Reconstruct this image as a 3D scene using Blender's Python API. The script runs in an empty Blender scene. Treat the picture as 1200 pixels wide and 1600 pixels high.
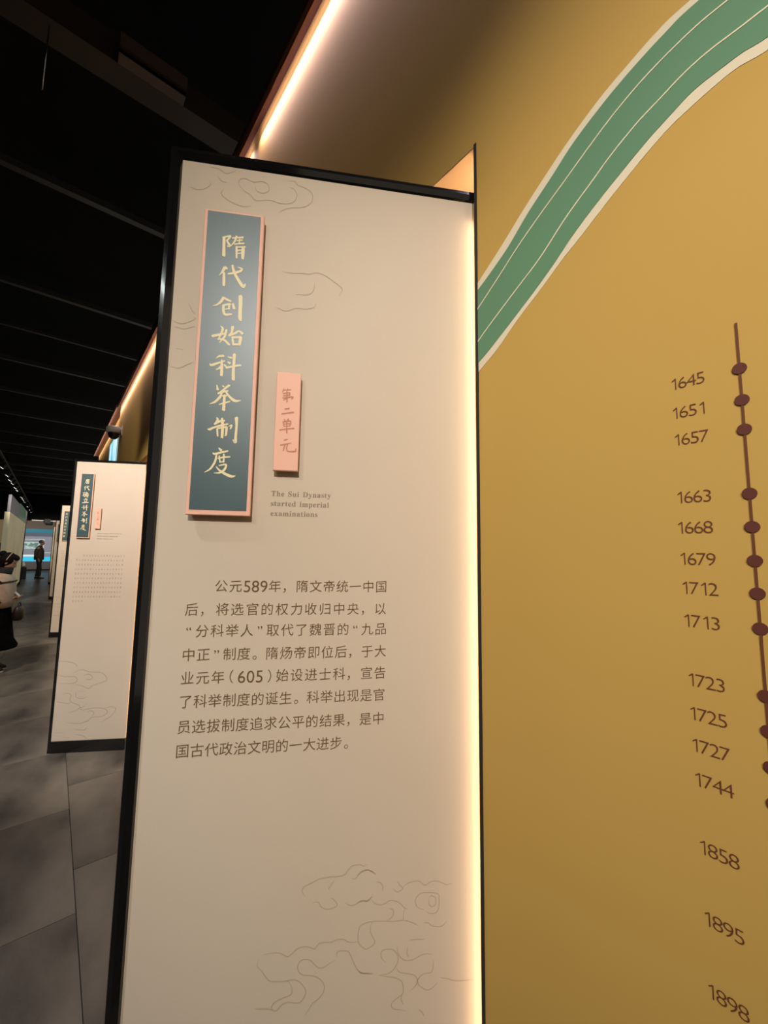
import bpy, bmesh, math, random
from mathutils import Vector, Matrix
random.seed(7)
PI = math.pi
C = bpy.context.scene.collection
SC = bpy.context.scene

def lin(r, g, b):
    f = lambda c: (c/255/12.92) if c/255 <= .04045 else ((c/255+.055)/1.055)**2.4
    return (f(r), f(g), f(b), 1.0)

# ------------------------------------------------------------------ frames
EYE = 1.58
PHI = .1455                                  # heading of the exhibition panels
TH = -.6749                                  # heading of the long gold wall
U_ = Vector((math.cos(PHI), math.sin(PHI), 0))
V_ = Vector((math.sin(TH), math.cos(TH), 0))
N_ = Vector((-V_.y, V_.x, 0))
W0 = Vector((-.3577, .6126, 0)) + U_*.5442   # where the first panel meets the wall
RZW = math.atan2(-V_.y, -V_.x)               # wall frame: X = -s, Y = -n (into the wall), front faces -Y
def w2w(s, n, z=0.0):
    p = W0 + V_*s + N_*n; return Vector((p.x, p.y, z))

# ------------------------------------------------------------------ camera
cam = bpy.data.cameras.new('camera'); co = bpy.data.objects.new('camera', cam); C.objects.link(co)
PIT, ROL, FPX = .1019, .0177, 617.9
F = Vector((0, math.cos(PIT), math.sin(PIT))); Uu = Vector((0, -math.sin(PIT), math.cos(PIT))); Rr = Vector((1, 0, 0))
R2 = Rr*math.cos(ROL)+Uu*math.sin(ROL); U2 = Uu*math.cos(ROL)-Rr*math.sin(ROL)
m = Matrix((R2, U2, -F)).transposed().to_4x4(); m.translation = Vector((0, 0, EYE)); co.matrix_world = m
cam.sensor_fit = 'VERTICAL'; cam.sensor_height = 36; cam.sensor_width = 27; cam.lens = FPX/1600*36
cam.shift_x = (600-579.53)/1600; cam.shift_y = -(800-795.26)/1600
cam.clip_start = .02; cam.clip_end = 200
SC.camera = co

# ------------------------------------------------------------------ world, exposure
w = bpy.data.worlds.new('world'); SC.world = w; w.use_nodes = True
w.node_tree.nodes['Background'].inputs[0].default_value = (1, .86, .72, 1)
w.node_tree.nodes['Background'].inputs[1].default_value = .09
SC.view_settings.view_transform = 'Standard'; SC.view_settings.look = 'None'
SC.view_settings.exposure = 1.63; SC.view_settings.gamma = 1.0; SC.view_settings.use_curve_mapping = False

# ------------------------------------------------------------------ lights (museum spots by the ceiling track, plus added fills)
def spot(pos, aim, watts, deg, blend=.6, col=(1, .90, .80), rad=.03):
    l = bpy.data.lights.new('spot_beam', 'SPOT'); l.energy = watts; l.spot_size = math.radians(deg)
    l.spot_blend = blend; l.color = col; l.shadow_soft_size = rad
    o = bpy.data.objects.new('spot_beam', l); C.objects.link(o); o.location = pos
    o.rotation_euler = (Vector(aim)-Vector(pos)).to_track_quat('-Z', 'Y').to_euler()
    return o
LAMP_Z = 3.4
# (s, n) of each lamp, track spots and added fills alike, aim point (s, n, z), watts, cone
BEAMS = [((-2.0, 1.9), (.02, .12, 1.62), 92, 36, 1.0, (1, .945, .86), .07),
         ((-.9, 2.2), (-.78, 0, 1.70), 51, 52, 1.0, (1, .90, .78)),
         ((1.6, 1.55), (3.4, .25, 1.3), 128, 50, .6, (1, .93, .88)),
         ((.9, 2.3), (.30, 0, 2.95), 6, 70, 1.0, (1, .74, .52)), ((-1.2, 2.6), (-.2, .3, 1.9), 3, 50, 1.0, (1, .95, .9), .07),  # added fill for the upper wall, added weak lamp for frame glints
         ((3.2, 1.9), (5.2, 0, 2.55), 15, 60),  # added wash to brighten the far stretch of wall
         ((19.5, 1.4), (22.8, 1.0, 1.0), 60, 50), ((27.0, 1.5), (30.4, .9, 1.3), 90, 70),  # added to brighten the man and the far wall
         ((6.4, 1.55), (8.2, .25, 1.3), 130, 50),
         ((12.28, 1.62), (14.0, .3, 1.3), 110, 50),
         ((17.5, 1.64), (19.6, .3, 1.3), 110, 50)]
for (s, n), aim, *rest in BEAMS:
    spot(w2w(s, n, LAMP_Z-.06), w2w(*aim), *rest)
spot(w2w(4.6, 1.55, LAMP_Z-.06), w2w(6.0, 1.0, .8), 60, 60)        # pool of light on the visitor
spot(w2w(.2, 1.55, LAMP_Z-.06), w2w(1.6, .9, 0), 62, 70, col=(.85, .93, 1))   # pool on the floor in front of the second panel

# ------------------------------------------------------------------ materials
def mat(name, col, rough=.6, metal=0, emit=None, es=0, spec=.5, coat=0):
    m = bpy.data.materials.new(name); m.use_nodes = True; b = m.node_tree.nodes['Principled BSDF']
    b.inputs['Base Color'].default_value = col if len(col) == 4 else (*col, 1)
    b.inputs['Roughness'].default_value = rough; b.inputs['Metallic'].default_value = metal
    b.inputs['Specular IOR Level'].default_value = spec; b.inputs['Coat Weight'].default_value = coat
    if emit: b.inputs['Emission Color'].default_value = (*emit[:3], 1); b.inputs['Emission Strength'].default_value = es
    return m
def noisy(m, col2, scale=8, detail=4, lo=.4, hi=.7, bump=0, bscale=None, stretch=(1, 1, 1)):
    nt = m.node_tree; N = nt.nodes; L = nt.links; b = N['Principled BSDF']
    tc = N.new('ShaderNodeTexCoord'); mp = N.new('ShaderNodeMapping'); mp.inputs['Scale'].default_value = stretch
    L.new(tc.outputs['Object'], mp.inputs[0])
    nz = N.new('ShaderNodeTexNoise'); nz.inputs['Scale'].default_value = scale; nz.inputs['Detail'].default_value = detail
    L.new(mp.outputs[0], nz.inputs['Vector'])
    mr = N.new('ShaderNodeMapRange'); mr.inputs['From Min'].default_value = lo; mr.inputs['From Max'].default_value = hi
    L.new(nz.outputs['Fac'], mr.inputs['Value'])
    mx = N.new('ShaderNodeMix'); mx.data_type = 'RGBA'; mx.inputs[6].default_value = b.inputs['Base Color'].default_value
    mx.inputs[7].default_value = col2; L.new(mr.outputs[0], mx.inputs[0]); L.new(mx.outputs[2], b.inputs['Base Color'])
    if bump:
        n2 = N.new('ShaderNodeTexNoise'); n2.inputs['Scale'].default_value = bscale or scale*6; n2.inputs['Detail'].default_value = 3
        L.new(mp.outputs[0], n2.inputs['Vector'])
        bp = N.new('ShaderNodeBump'); bp.inputs['Strength'].default_value = bump; bp.inputs['Distance'].default_value = .01
        L.new(n2.outputs['Fac'], bp.inputs['Height']); L.new(bp.outputs[0], b.inputs['Normal'])
    return m
M = {}
M['gold'] = noisy(mat('gold_paint', lin(194, 158, 84), .75, spec=.2), lin(190, 153, 80), 1.5, 3, .3, .7, .008, 160)
M['niche'] = mat('niche_paint', lin(225, 190, 140), .8, spec=.2)
M['copper'] = mat('copper_trim', lin(98, 62, 46), .5, .25)
M['bronze'] = mat('dark_bronze', lin(70, 50, 42), .35, .7)
M['black'] = noisy(mat('black_gloss', (.007, .007, .007, 1), .10, 0, spec=.6, coat=.3), (.010, .009, .009, 1), 5)
M['blackmat'] = mat('black_matt', (.010, .010, .011, 1), .6)
M['chrome'] = mat('dark_chrome', (.30, .31, .31, 1), .16, 1)
M['cream'] = noisy(mat('cream_board', lin(214, 196, 174), .6, spec=.25), lin(209, 191, 168), 2.2, 3, .3, .7, .015, 220)
M['print'] = mat('cloud_ink', lin(190, 168, 144), .7, spec=.1)
M['printdark'] = mat('cloud_ink_grey', lin(140, 120, 108), .7, spec=.1)
M['printh'] = mat('cloud_ink_faint', lin(196, 175, 152), .7, spec=.1)
M['ink'] = mat('brown_ink', lin(112, 84, 58), .7, spec=.1)
M['inkgrey'] = mat('grey_ink', lin(150, 132, 115), .7, spec=.1)
M['pink'] = mat('salmon_lacquer', lin(244, 188, 162), .5, spec=.3)
M['slate'] = noisy(mat('slate_blue', lin(60, 84, 86), .42, spec=.75), lin(62, 86, 88), 60, 2, .3, .7, 0, stretch=(8, 1, .15))
M['goldletter'] = mat('pale_gold', lin(244, 226, 178), .45, spec=.3)
M['rose'] = mat('rose_ink', lin(205, 138, 110), .6, spec=.2)
M['green'] = noisy(mat('ribbon_green', lin(100, 140, 108), .7, spec=.2), lin(97, 136, 106), 3)
M['ivory'] = mat('ribbon_ivory', lin(222, 210, 182), .7, spec=.2)
M['brown'] = mat('timeline_brown', lin(104, 62, 40), .6, spec=.2)
M['maroon'] = mat('timeline_maroon', lin(94, 50, 42), .6, spec=.2)
M['ledwarm'] = mat('led_warm', (0, 0, 0, 1), emit=(1, .68, .42), es=3.3)
M['ledslot'] = mat('led_slot', (0, 0, 0, 1), emit=(1, .80, .66), es=7)
M['ledpeach'] = mat('led_peach', (0, 0, 0, 1), emit=(1, .80, 1.2), es=2.6)
M['lamp'] = mat('lamp_lens', (0, 0, 0, 1), emit=(1, .95, .85), es=60)
M['ceil'] = noisy(mat('ceiling_black', (.005, .005, .0055, 1), .9, spec=.1), (.007, .007, .0075, 1), 3)
M['joist'] = mat('joist_paint', (.045, .045, .05, 1), .4, .2)
M['duct'] = mat('duct_brown', (.018, .011, .008, 1), .5)
M['ductlight'] = mat('duct_lit_tan', (.06, .036, .026, 1), .4)  # lighter tan imitating the light that falls on the duct

# ------------------------------------------------------------------ mesh helpers
class MB:
    def __init__(s): s.v = []; s.f = []; s.mi = []; s.smooth = []
    def add(s, vs, fs, sm=False):
        o = len(s.v); s.v += [tuple(v) for v in vs]; s.f += [tuple(i+o for i in f) for f in fs]; s.smooth += [sm]*len(fs); return s
    def box(s, x0, x1, y0, y1, z0, z1):
        x0, x1 = min(x0, x1), max(x0, x1); y0, y1 = min(y0, y1), max(y0, y1); z0, z1 = min(z0, z1), max(z0, z1)
        vs = [(x, y, z) for z in (z0, z1) for y in (y0, y1) for x in (x0, x1)]
        return s.add(vs, [(0, 2, 3, 1), (4, 5, 7, 6), (0, 1, 5, 4), (2, 6, 7, 3), (0, 4, 6, 2), (1, 3, 7, 5)])
    def bbox(s, x0, x1, y0, y1, z0, z1, b=.003):           # box with bevelled front (-y) edges
        x0, x1 = min(x0, x1), max(x0, x1); z0, z1 = min(z0, z1), max(z0, z1)
        vs = [(x0, y1, z0), (x1, y1, z0), (x1, y1, z1), (x0, y1, z1), (x0, y0+b, z0), (x1, y0+b, z0), (x1, y0+b, z1), (x0, y0+b, z1),
              (x0+b, y0, z0+b), (x1-b, y0, z0+b), (x1-b, y0, z1-b), (x0+b, y0, z1-b)]
        fs = [(0, 3, 2, 1)]
        for a in range(4):
            c = (a+1) % 4; fs += [(a, c, 4+c, 4+a), (4+a, 4+c, 8+c, 8+a)]
        return s.add(vs, fs+[(8, 9, 10, 11)])
    def cyl(s, p, q, r, r2=None, n=12, caps=True, sm=True):
        p = Vector(p); q = Vector(q); r2 = r if r2 is None else r2; d = (q-p).normalized()
        a = d.orthogonal().normalized(); b = d.cross(a)
        vs = [p+(a*math.cos(t)+b*math.sin(t))*r for t in (2*PI*k/n for k in range(n))]+[q+(a*math.cos(t)+b*math.sin(t))*r2 for t in (2*PI*k/n for k in range(n))]
        s.add(vs, [(k, (k+1) % n, n+(k+1) % n, n+k) for k in range(n)], sm)
        if caps:
            o = len(s.v)-2*n; s.f += [tuple(o+k for k in reversed(range(n))), tuple(o+n+k for k in range(n))]; s.smooth += [False, False]
        return s
    def tube(s, pts, r, n=6):
        pts = [Vector(p) for p in pts]
        for a, b in zip(pts, pts[1:]): s.cyl(a, b, r, n=n)
        return s
    def ell(s, c, rx, ry, rz, nu=16, nv=10, lo=-PI/2, hi=PI/2, tilt=None):
        c = Vector(c); vs = []
        for j in range(nv+1):
            t = lo+(hi-lo)*j/nv
            for i in range(nu):
                a = 2*PI*i/nu; p = Vector((rx*math.cos(t)*math.cos(a), ry*math.cos(t)*math.sin(a), rz*math.sin(t)))
                if tilt: p = tilt @ p
                vs.append(c+p)
        return s.add(vs, [(j*nu+i, j*nu+(i+1) % nu, (j+1)*nu+(i+1) % nu, (j+1)*nu+i) for j in range(nv) for i in range(nu)], True)
    def loft(s, rings, n=20, cap=True, power=2.0):            # rings: (cx, cy, cz, rx, ry)
        vs = []
        for cx, cy, cz, rx, ry in rings:
            for k in range(n):
                a = 2*PI*k/n; ca, sa = math.cos(a), math.sin(a)
                vs.append((cx+rx*math.copysign(abs(ca)**(2/power), ca), cy+ry*math.copysign(abs(sa)**(2/power), sa), cz))
        fs = [(j*n+k, j*n+(k+1) % n, (j+1)*n+(k+1) % n, (j+1)*n+k) for j in range(len(rings)-1) for k in range(n)]
        s.add(vs, fs, True)
        if cap:
            o = len(s.v)-len(vs); s.f += [tuple(o+k for k in reversed(range(n))), tuple(o+(len(rings)-1)*n+k for k in range(n))]; s.smooth += [False, False]
        return s
    def build(s, name, m, parent=None, loc=None, rz=0.0):
        me = bpy.data.meshes.new(name); me.from_pydata(s.v, [], s.f); me.update()
        for p, sm in zip(me.polygons, s.smooth): p.use_smooth = sm
        me.materials.append(m); o = bpy.data.objects.new(name, me); C.objects.link(o)
        if parent: o.parent = parent
        if loc is not None: o.location = loc
        o.rotation_euler = (0, 0, rz)
        return o
def tag(o, label=None, cat=None, group=None, kind=None):
    if label: o['label'] = label
    if cat: o['category'] = cat
    if group: o['group'] = group
    if kind: o['kind'] = kind
    return o
def empty(name, loc=(0, 0, 0), rz=0.0):
    o = bpy.data.objects.new(name, None); C.objects.link(o); o.location = loc; o.rotation_euler = (0, 0, rz); o.empty_display_size = .1; return o
def copy_tree(o, parent=None):
    c = o.copy(); C.objects.link(c)
    if parent: c.parent = parent
    for ch in list(o.children): copy_tree(ch, c)
    return c
def evaluated(o):
    dg = bpy.context.evaluated_depsgraph_get(); dg.update()
    return bpy.data.meshes.new_from_object(o.evaluated_get(dg))
def smooth_line(pts, k=5):                                    # Catmull-Rom
    P = [Vector(p) for p in pts]
    if len(P) < 3: return P
    Q = [P[0]*2-P[1]]+P+[P[-1]*2-P[-2]]; out = []
    for i in range(1, len(Q)-2):
        a, b, c, d = Q[i-1:i+3]
        for j in range(k):
            t = j/k; out.append(.5*((2*b)+(c-a)*t+(2*a-5*b+4*c-d)*t*t+(3*b-a-3*c+d)*t**3))
    return out+[P[-1]]
def ribbon(mb, pts, w, y=0.0, k=5):                           # flat printed line in the local XZ plane
    L = smooth_line(pts, k); n = len(L); vs = []
    for i in range(n):
        d = (L[min(i+1, n-1)]-L[max(i-1, 0)]); d = d.normalized() if d.length > 1e-9 else Vector((1, 0))
        nn = Vector((-d.y, d.x)); ww = w*min(1, .35+.65*min(i, n-1-i)/(n*.12+1))
        vs += [(L[i].x+nn.x*ww/2, y, L[i].y+nn.y*ww/2), (L[i].x-nn.x*ww/2, y, L[i].y-nn.y*ww/2)]
    mb.add(vs, [(2*i, 2*i+1, 2*i+3, 2*i+2) for i in range(n-1)])
def brush(mb, pts, y, sc=1e-4, tr=lambda x, z: (x, z)):
    y -= (len(mb.f) % 97)*1.2e-6                              # brush stroke: points (x, z, width)
    Q = [Vector((*tr(a*sc, b*sc), max(w*sc, .0004))) for a, b, w in pts]
    L = smooth_line(Q, 5) if len(Q) > 2 else [Q[0].lerp(Q[1], t/3) for t in range(4)]
    n = len(L); vs = []
    for i in range(n):
        d = Vector((L[min(i+1, n-1)].x-L[max(i-1, 0)].x, L[min(i+1, n-1)].y-L[max(i-1, 0)].y)); d.normalize()
        nn = Vector((-d.y, d.x)); r = abs(L[i].z)/2
        vs += [(L[i].x+nn.x*r, y, L[i].y+nn.y*r), (L[i].x-nn.x*r, y, L[i].y-nn.y*r)]
    fs = [(2*i, 2*i+1, 2*i+3, 2*i+2) for i in range(n-1)]
    for e, sg in ((0, -1), (n-1, 1)):                         # slanted brush tips
        d = Vector((L[1].x-L[0].x, L[1].y-L[0].y)) if e == 0 else Vector((L[-1].x-L[-2].x, L[-1].y-L[-2].y)); d.normalize()
        nn = Vector((-d.y, d.x)); r = abs(L[e].z)/2; tip = (L[e].x+sg*d.x*r*.7+nn.x*r*.35, y, L[e].y+sg*d.y*r*.7+nn.y*r*.35)
        vs.append(tip); fs.append((2*e, 2*e+1, len(vs)-1))
    mb.add(vs, fs)

# ------------------------------------------------------------------ lettering from the built-in font
GL = {}
def glyphs(chars, offset=0.0, key=''):
    todo = [c for c in dict.fromkeys(chars) if (c, key) not in GL and c not in ' \u3000']
    obs = []
    for c in todo:
        cu = bpy.data.curves.new('glyph', 'FONT'); cu.body = c; cu.size = 1; cu.offset = offset; cu.resolution_u = 3
        o = bpy.data.objects.new('glyph', cu); C.objects.link(o); obs.append((c, o))
    dg = bpy.context.evaluated_depsgraph_get(); dg.update()
    for c, o in obs:
        me = bpy.data.meshes.new_from_object(o.evaluated_get(dg))
        GL[(c, key)] = ([v.co.copy() for v in me.vertices], [tuple(p.vertices) for p in me.polygons])
        cu = o.data; bpy.data.objects.remove(o); bpy.data.curves.remove(cu); bpy.data.meshes.remove(me)
def bounds(c, key=''):
    v = GL[(c, key)][0]; return min(p.x for p in v), max(p.x for p in v), min(p.y for p in v), max(p.y for p in v)
def put(mb, c, x, z, sc, y, key='', shear=0.0, sx=1.0, rot=0.0):      # glyph origin at (x, z)
    if (c, key) not in GL: return
    V, Fc = GL[(c, key)]
    mb.add([(x+p.x*sc*sx, y, z+p.y*sc+p.x*sc*sx*shear) for p in V], Fc)

TITLE = {
 '隋':[[(979,21107,49),(986,20930,49),(992,20771,54)],[(955,21109,20),(1022,21130,31),(1086,21150,34)],[(1086,21139,30),(1027,21052,34)],[(1026,21058,24),(1080,20965,44),(1037,20954,20)],[(1117,21115,25),(1210,21137,28),(1295,21152,38)],[(1184,21164,30),(1155,21054,30),(1095,20962,15)],[(1194,21079,20),(1287,21102,26)],[(1157,21007,25),(1315,21043,32)],[(1236,21115,22),(1236,21021,22)],[(1194,20970,35),(1199,20871,37),(1205,20755,28)],[(1195,20957,25),(1338,20977,30)],[(1304,20969,52),(1304,20863,57),(1307,20753,40)],[(1212,20900,22),(1276,20915,22)],[(1215,20842,22),(1279,20857,22)]],
 '代':[[(1018,20560,49),(988,20480,39),(939,20403,10)],[(1023,20561,49),(1058,20538,39)],[(1011,20461,41),(1018,20331,47),(1021,20229,44)],[(1078,20448,29),(1184,20478,44),(1281,20526,41),(1300,20570,30),(1233,20590,15)],[(1143,20615,34),(1173,20504,44),(1238,20381,47),(1339,20246,54),(1373,20304,12)]],
 '创':[[(1031,20014,48),(989,19928,43),(925,19867,27),(863,19842,10)],[(1038,20004,39),(1103,19974,37),(1157,19956,29)],[(1026,19868,24),(1116,19900,39),(1155,19904,19)],[(1035,19880,39),(1041,19773,43),(1073,19711,40),(1174,19729,31)],[(1128,19901,39),(1129,19810,27)],[(1068,19803,21),(1125,19820,21)],[(1185,19919,34),(1210,19830,47)],[(1303,20073,61),(1310,19933,61),(1312,19782,58),(1318,19665,58),(1337,19624,21)]],
 '始':[[(1009,19498,13),(1045,19459,36),(1029,19373,36),(987,19265,25)],[(975,19264,21),(1068,19264,34),(1167,19180,36)],[(1104,19441,36),(1083,19322,36),(1008,19209,19)],[(886,19307,46),(979,19339,41),(1080,19373,30)],[(1203,19508,47),(1194,19408,36),(1154,19343,36)],[(1150,19340,34),(1250,19395,36),(1309,19439,30),(1371,19398,41)],[(1206,19330,30),(1231,19186,36)],[(1207,19315,36),(1344,19334,39)],[(1344,19329,52),(1329,19196,45)],[(1226,19197,34),(1338,19204,36)]],
 '科':[[(1084,18981,41),(1017,18966,35),(966,18927,10)],[(871,18823,13),(903,18803,40),(1006,18849,35),(1105,18893,25)],[(1058,18909,21),(1066,18808,44),(1068,18634,46)],[(1059,18808,34),(1028,18759,34),(979,18732,18)],[(1100,18830,17),(1127,18804,36)],[(1152,18969,15),(1217,18954,36)],[(1153,18881,17),(1192,18861,44)],[(1137,18778,41),(1229,18804,31),(1322,18831,36),(1373,18840,26)],[(1256,19025,50),(1256,18872,43),(1254,18732,47),(1262,18576,53)]],
 '举':[[(1004,18468,16),(1022,18388,41)],[(1095,18464,19),(1118,18443,27)],[(1202,18478,41),(1130,18409,32),(1033,18317,23)],[(1033,18325,32),(1112,18361,37),(1186,18380,27)],[(1091,18336,27),(1063,18264,41),(993,18178,37),(908,18135,11)],[(1143,18375,27),(1201,18298,37),(1302,18218,45),(1399,18229,13)],[(1100,18284,21),(1169,18295,27)],[(1059,18137,19),(1133,18165,30),(1227,18201,21)],[(1136,18304,37),(1134,18188,45),(1134,18044,51)]],
 '制':[[(1034,17911,21),(1050,17872,37),(1004,17795,26)],[(1009,17799,26),(1085,17852,38),(1159,17868,32)],[(901,17712,13),(935,17707,40),(986,17737,34),(1110,17785,34),(1215,17814,26)],[(1117,17905,37),(1132,17775,47),(1134,17581,42)],[(1050,17724,30),(1065,17600,25)],[(1055,17730,26),(1197,17765,34)],[(1197,17762,37),(1193,17630,32),(1172,17623,13)],[(1228,17775,13),(1275,17798,27),(1257,17737,27)],[(1344,17932,56),(1353,17789,39),(1348,17617,41),(1346,17514,45),(1306,17557,13)]],
 '度':[[(1094,17404,19),(1133,17366,42)],[(1007,17320,19),(1031,17302,34),(1135,17333,34),(1239,17363,28)],[(1063,17295,27),(1048,17182,34),(982,17056,31),(894,16993,10)],[(1088,17231,23),(1181,17256,27),(1276,17267,23)],[(1106,17275,23),(1125,17169,25)],[(1176,17307,27),(1181,17172,27)],[(1117,17169,21),(1185,17184,21)],[(1110,17113,19),(1219,17135,30),(1202,17056,36),(1132,16997,29),(1038,16987,8)],[(1069,17094,17),(1130,17030,31),(1239,16970,44),(1319,16944,42),(1377,16957,11)]],
 '第':[[(2096,18489,16),(2073,18427,13)],[(2080,18458,15),(2130,18470,15)],[(2154,18493,17),(2139,18433,13)],[(2146,18468,15),(2212,18480,15)],[(2083,18400,20),(2189,18426,20),(2183,18384,17)],[(2084,18362,16),(2199,18385,20)],[(2078,18323,20),(2242,18353,23),(2227,18312,17)],[(2148,18433,21),(2151,18254,23)],[(2144,18323,16),(2087,18284,10)]],
 '二':[[(2121,18130,20),(2196,18148,26)],[(2075,18046,23),(2170,18066,21),(2271,18087,28)]],
 '单':[[(2117,17957,16),(2134,17932,20)],[(2187,17967,20),(2167,17931,16)],[(2102,17913,20),(2122,17828,21)],[(2102,17910,20),(2224,17930,21),(2215,17843,21)],[(2120,17871,16),(2210,17886,16)],[(2122,17832,16),(2214,17848,16)],[(2051,17764,21),(2164,17790,21),(2287,17808,23)],[(2162,17931,20),(2170,17720,25)]],
 '元':[[(2131,17593,21),(2187,17613,23)],[(2074,17505,23),(2174,17532,21),(2247,17554,13)],[(2150,17522,23),(2122,17411,16)],[(2190,17533,20),(2177,17456,20),(2203,17410,21),(2317,17416,25),(2330,17465,13)]],
 '唐':[[(1138,21164,25),(1171,21115,49)],[(1023,21082,41),(1290,21115,45)],[(1064,21082,37),(1031,20917,37),(957,20778,12)],[(1085,21024,33),(1253,21041,33),(1237,20942,29)],[(1048,20975,29),(1319,21000,33)],[(1097,20926,29),(1245,20942,29)],[(1171,21065,37),(1163,20893,33)],[(1089,20876,37),(1105,20778,37)],[(1089,20876,37),(1262,20889,37),(1237,20778,37)],[(1105,20786,33),(1237,20794,33)]],
 '确':[[(882,20000,38),(1062,20029,43)],[(982,20010,43),(948,19872,43),(863,19763,19)],[(939,19848,38),(948,19706,38)],[(939,19858,38),(1043,19867,38),(1024,19716,38)],[(948,19716,33),(1034,19725,33)],[(1147,20076,43),(1091,19953,24)],[(1138,20019,33),(1233,20029,38),(1195,19962,28)],[(1100,19943,43),(1091,19754,38),(1043,19640,14)],[(1100,19943,38),(1280,19958,38),(1271,19659,47),(1223,19687,19)],[(1100,19858,33),(1271,19867,33)],[(1100,19773,33),(1271,19782,33)],[(1185,19943,33),(1181,19649,33)]],
 '立':[[(1109,19577,34),(1148,19499,63)],[(983,19451,44),(1284,19490,53)],[(1051,19392,39),(1090,19266,53)],[(1226,19422,53),(1167,19247,34)],[(896,19179,48),(1352,19228,63)]],
 '三':[[(2104,18175,18),(2232,18195,25)],[(2118,18101,18),(2224,18113,24)],[(2075,18015,22),(2267,18034,29)]],
}
CLOUD_LOW = [[(2833,10405),(2921,10401),(2967,10334),(3047,10291),(3153,10299),(3214,10341),(3150,10421),(3114,10441)],[(2725,10496),(2671,10574),(2695,10637),(2789,10676),(2929,10727),(3106,10743),(3195,10735),(3320,10756),(3373,10817),(3435,10869),(3553,10875),(3618,10847),(3681,10875)],[(3161,10689),(3092,10597),(3075,10566)],[(3430,10688),(3494,10682),(3556,10750),(3665,10790),(3757,10756),(3813,10713)],[(3339,10352),(3421,10303),(3492,10312),(3582,10355),(3691,10344),(3763,10407)],[(2132,9765),(2240,9776),(2375,9760),(2479,9700),(2546,9731),(2629,9792),(2732,9807),(2819,9785),(2889,9761),(2939,9819),(3008,9834),(3131,9823),(3201,9844),(3307,9845),(3397,9797),(3468,9784),(3557,9787)],[(2067,9719),(2046,9629),(2116,9552),(2169,9476),(2231,9407),(2307,9387),(2441,9373),(2593,9376),(2697,9317),(2769,9215),(2755,9132),(2689,9064),(2605,9068),(2503,9089),(2420,9062),(2356,9000),(2297,9011),(2279,9058),(2326,9113),(2433,9152),(2550,9182),(2568,9249),(2536,9330),(2492,9374)],[(2039,9061),(2221,9039),(2297,9007)],[(3225,9603),(3224,9651),(3258,9686),(3382,9671),(3427,9626),(3483,9508),(3539,9406),(3602,9343),(3692,9327),(3782,9316)],[(3208,9565),(3122,9536),(3036,9492),(2966,9488),(2896,9541),(2824,9612),(2721,9632),(2662,9600),(2639,9533),(2675,9459),(2745,9419),(2866,9396),(2971,9344),(3043,9249),(3037,9157),(2962,9074),(2878,9023),(2829,8953),(2764,8878)],[(3523,10728),(3588,10774),(3671,10789),(3755,10751),(3806,10711)],[(3816,10601),(3884,10587),(3926,10523),(3919,10456)],[(3531,10330),(3613,10352),(3688,10344),(3761,10404)],[(3746,10346),(3847,10275),(3947,10272),(4030,10309),(4114,10300),(4199,10261),(4285,10177),(4336,10164)],[(4285,10177),(4260,10089),(4252,10015),(4118,10007),(3984,10022),(3768,10041),(3636,10023),(3563,9972),(3551,9783),(3643,9678),(3692,9668),(3790,9712),(3808,9768),(3746,9878),(3736,9968),(3768,10031)],[(4031,10204),(4099,10166),(4083,10078),(3984,10022)],[(4252,10008),(4371,9972),(4508,9905)],[(4576,9935),(4662,9925),(4748,9870),(4887,9855),(4974,9921)],[(4162,10583),(4197,10519),(4248,10468),(4164,10424),(4087,10477)],[(4248,10483),(4333,10536),(4470,10553),(4539,10531),(4609,10479),(4695,10516),(4800,10522),(4905,10481),(4975,10450),(5063,10465)],[(4601,10121),(4489,10171),(4455,10280),(4523,10357),(4626,10370),(4817,10335),(4844,10256),(4835,10119),(4783,10056),(4696,10058),(4627,10095)],[(4678,10288),(4713,10315),(4783,10277),(4783,10186),(4731,10153),(4679,10196),(4678,10288)],[(3992,9439),(3925,9506),(3915,9594),(3972,9624),(4089,9611),(4156,9551),(4182,9460),(4142,9362),(4043,9287),(3879,9276)],[(4172,9652),(4181,9548),(4241,9467),(4325,9428),(4443,9436),(4527,9470),(4629,9487),(4732,9468)],[(4356,9712),(4475,9709),(4611,9698)],[(4332,9619),(4324,9531),(4358,9468)],[(4749,9391),(4749,9302),(4715,9218),(4596,9210),(4528,9168),(4495,9128),(4529,9050),(4647,8977),(4732,8995),(4817,9057)],[(4159,9345),(4209,9281),(4343,9242),(4444,9207),(4495,9135),(4462,9059),(4378,8997)],[(3879,9276),(4027,9238),(4143,9209),(4244,9145),(4270,9055),(4254,8970),(4147,8912),(4082,8849),(4115,8787),(4214,8759),(4314,8731)],[(4254,8970),(4238,8900),(4272,8823)],[(3551,9399),(3617,9340),(3698,9323),(3796,9311)],[(4852,9127),(4972,9097),(5127,9047),(5423,9025)],[(4514,8733),(4581,8666),(4598,8620)]]
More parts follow.
